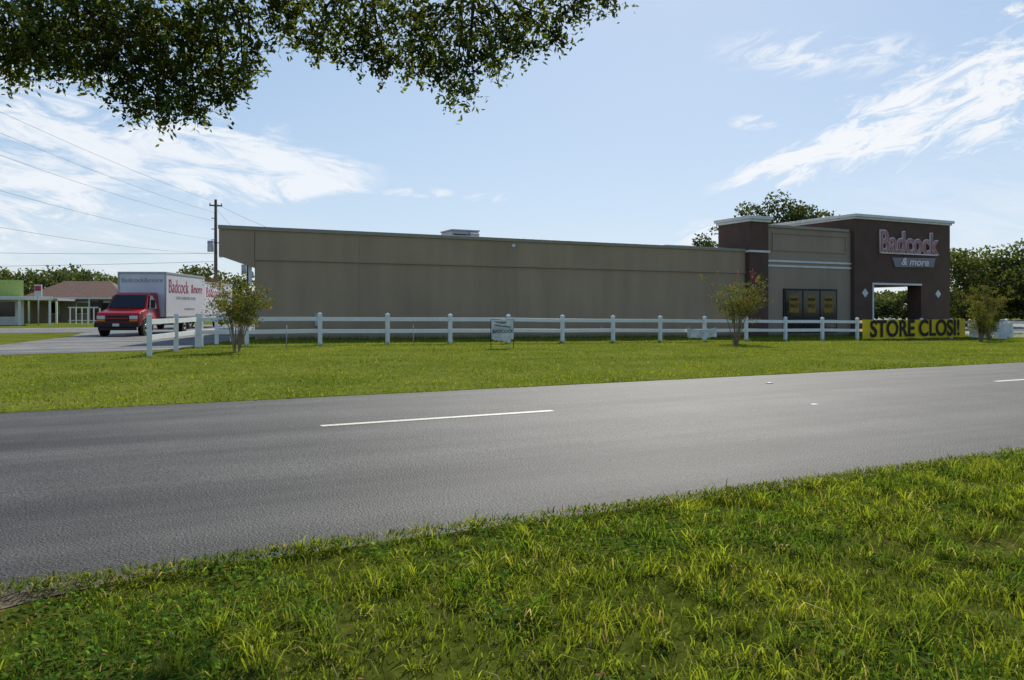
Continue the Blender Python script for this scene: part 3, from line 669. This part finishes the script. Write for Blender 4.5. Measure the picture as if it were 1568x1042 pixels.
# sandy patch following the ground under the thin grass
M['dirt']=simple('sandy_dirt',(.13,.10,.07),.95,var=.55,scale=14)
gx=np.linspace(-4.4,.2,60); top=4.46+gx*0; bot=4.46-(.15+.5*fbm(gx*1.7+2,gx*0+6))*ss(.2,-1.0,gx)
V=[];Fc=[]
for i_,(a,t_,b_) in enumerate(zip(gx,top,bot)):
    for s_ in range(5):
        yy2=t_+(b_-t_)*s_/4; V.append((a,yy2,float(height(a,yy2))+.005))
for i_ in range(59):
    for s_ in range(4):
        q=i_*5+s_; Fc.append((q,q+1,q+6,q+5))
mesh('dirt_patch',V,Fc,M['dirt'])
# ---------------------------------------------------------------- world
SH=Vector((-.62,-.79)).normalized(); EL=math.radians(38.5)
w=bpy.data.worlds.new('World'); scn.world=w; w.use_nodes=True; nt=w.node_tree; nt.nodes.clear()
out=nt.nodes.new('ShaderNodeOutputWorld'); bg=nt.nodes.new('ShaderNodeBackground'); bg.inputs['Strength'].default_value=.115
sky=nt.nodes.new('ShaderNodeTexSky'); sky.sky_type='NISHITA'; sky.sun_disc=False; sky.sun_elevation=EL; sky.sun_rotation=math.atan2(-SH.x,-SH.y)
sky.air_density=1.0; sky.dust_density=.4; sky.ozone_density=1.6
tc=nt.nodes.new('ShaderNodeTexCoord')
def val(s,v):
    if isinstance(v,(int,float)): s.default_value=v
    else: nt.links.new(v,s)
def ma(op,a,b=0.0,c=None,clamp=False):
    n=nt.nodes.new('ShaderNodeMath'); n.operation=op; n.use_clamp=clamp; val(n.inputs[0],a); val(n.inputs[1],b)
    if c is not None: val(n.inputs[2],c)
    return n.outputs[0]
def dot(vec):
    n=nt.nodes.new('ShaderNodeVectorMath'); n.operation='DOT_PRODUCT'; nt.links.new(tc.outputs['Generated'],n.inputs[0]); n.inputs[1].default_value=vec; return n.outputs['Value']
sepc=nt.nodes.new('ShaderNodeSeparateColor'); nt.links.new(sky.outputs[0],sepc.inputs[0]); comb=nt.nodes.new('ShaderNodeCombineColor')
for i_,g_ in enumerate((9.2,10.5,12.3)):
    cch=sepc.outputs[i_]; nt.links.new(ma('DIVIDE',ma('MULTIPLY',cch,g_),ma('ADD',cch,5.4)),comb.inputs[i_])
a_=dot((C,-S,0)); b_=dot((S,C,0)); z_=dot((0,0,1)); bm=ma('MAXIMUM',b_,.08)
u=ma('DIVIDE',a_,bm); v=ma('DIVIDE',z_,bm)
def sm(x,lo,hi):
    n=nt.nodes.new('ShaderNodeMapRange'); n.interpolation_type='SMOOTHSTEP'; val(n.inputs[0],x); n.inputs[1].default_value=lo; n.inputs[2].default_value=hi; return n.outputs[0]
def nz(sx,sy,rot,detail=5,off=0,rough=.6,dist=.3):
    cr,sr=math.cos(rot),math.sin(rot)
    p=ma('MULTIPLY',ma('ADD',ma('MULTIPLY',u,cr),ma('MULTIPLY',v,sr)),sx); q=ma('MULTIPLY',ma('SUBTRACT',ma('MULTIPLY',v,cr),ma('MULTIPLY',u,sr)),sy)
    cb_=nt.nodes.new('ShaderNodeCombineXYZ'); nt.links.new(p,cb_.inputs[0]); nt.links.new(q,cb_.inputs[1]); cb_.inputs[2].default_value=off
    n=nt.nodes.new('ShaderNodeTexNoise'); n.inputs['Scale'].default_value=1; n.inputs['Detail'].default_value=detail; n.inputs['Roughness'].default_value=rough; n.inputs['Distortion'].default_value=dist
    nt.links.new(cb_.outputs[0],n.inputs['Vector']); return n.outputs['Fac']
def wedge(u0,v0,u1,v1,w0,w1,nse,amp):
    ln=math.hypot(u1-u0,v1-v0); cu,su=(u1-u0)/ln,(v1-v0)/ln
    du=ma('SUBTRACT',u,u0); dv=ma('SUBTRACT',v,v0)
    al=ma('ADD',ma('MULTIPLY',du,cu),ma('MULTIPLY',dv,su)); ac=ma('ABSOLUTE',ma('SUBTRACT',ma('MULTIPLY',dv,cu),ma('MULTIPLY',du,su)))
    wd=ma('MAXIMUM',ma('MULTIPLY_ADD',al,(w1-w0)/ln,w0),.002)
    d=ma('SUBTRACT',ma('DIVIDE',ac,wd),ma('MULTIPLY',ma('SUBTRACT',nse,.5),amp))
    return ma('MULTIPLY',sm(d,1.4,.1),sm(al,-.02,.05))
def ell(u0,v0,ru,rv):
    d=ma('ADD',ma('POWER',ma('DIVIDE',ma('SUBTRACT',u,u0),ru),2.0),ma('POWER',ma('DIVIDE',ma('SUBTRACT',v,v0),rv),2.0)); return sm(d,1.0,0.0)
nR=nz(13,42,.36,5,off=2,rough=.68,dist=.8)
right=ma('MULTIPLY',wedge(.255,.152,.68,.305,.010,.062,nR,5.0),sm(nR,.27,.53))
nL=nz(8,32,-.2,5,off=9,rough=.68,dist=.8)
leftc=ma('MULTIPLY',wedge(-.165,.168,-.70,.215,.012,.125,nL,4.5),sm(nL,.26,.60))
wisp=ma('MULTIPLY',ma('MAXIMUM',ma('MAXIMUM',ell(.40,.33,.17,.04),ell(.31,.24,.04,.012)),ma('MAXIMUM',ell(-.03,.144,.04,.008),ma('MAXIMUM',ell(.25,.088,.05,.035),ell(-.12,.15,.06,.008)))),sm(nR,.40,.62))
veil=ma('MULTIPLY',ma('ADD',sm(u,-.10,-.6),sm(u,.2,.7)),ma('MULTIPLY',sm(v,.30,.03),sm(nL,.2,.75)))
cl=ma('MULTIPLY',ma('MAXIMUM',ma('MAXIMUM',right,ma('MULTIPLY',leftc,.9)),ma('MAXIMUM',ma('MULTIPLY',wisp,.75),ma('MULTIPLY',veil,.6))),sm(b_,.05,.2),clamp=True)
mx=nt.nodes.new('ShaderNodeMix'); mx.data_type='RGBA'; nt.links.new(ma('MULTIPLY',cl,.93),mx.inputs[0]); nt.links.new(comb.outputs[0],mx.inputs[6]); mx.inputs[7].default_value=(8.1,8.3,8.6,1)
nt.links.new(mx.outputs[2],bg.inputs['Color']); nt.links.new(bg.outputs[0],out.inputs['Surface'])
sl=bpy.data.lights.new('sun','SUN'); sl.energy=5.0; sl.angle=math.radians(.5); sl.color=(1,.95,.86)
so=bpy.data.objects.new('sun',sl); link(so); dirv=Vector((SH.x*math.cos(EL),SH.y*math.cos(EL),-math.sin(EL))); so.rotation_euler=dirv.to_track_quat('-Z','Y').to_euler(); so.location=(20,30,30)
cd=bpy.data.cameras.new('camera'); co=bpy.data.objects.new('camera',cd); link(co); scn.camera=co
cd.sensor_width=36; cd.lens=36*F/1568; cd.shift_y=-46/1568; cd.clip_end=5000; cd.clip_start=.05
co.location=(0,0,CAMZ); co.rotation_euler=(math.pi/2,0,-TH)
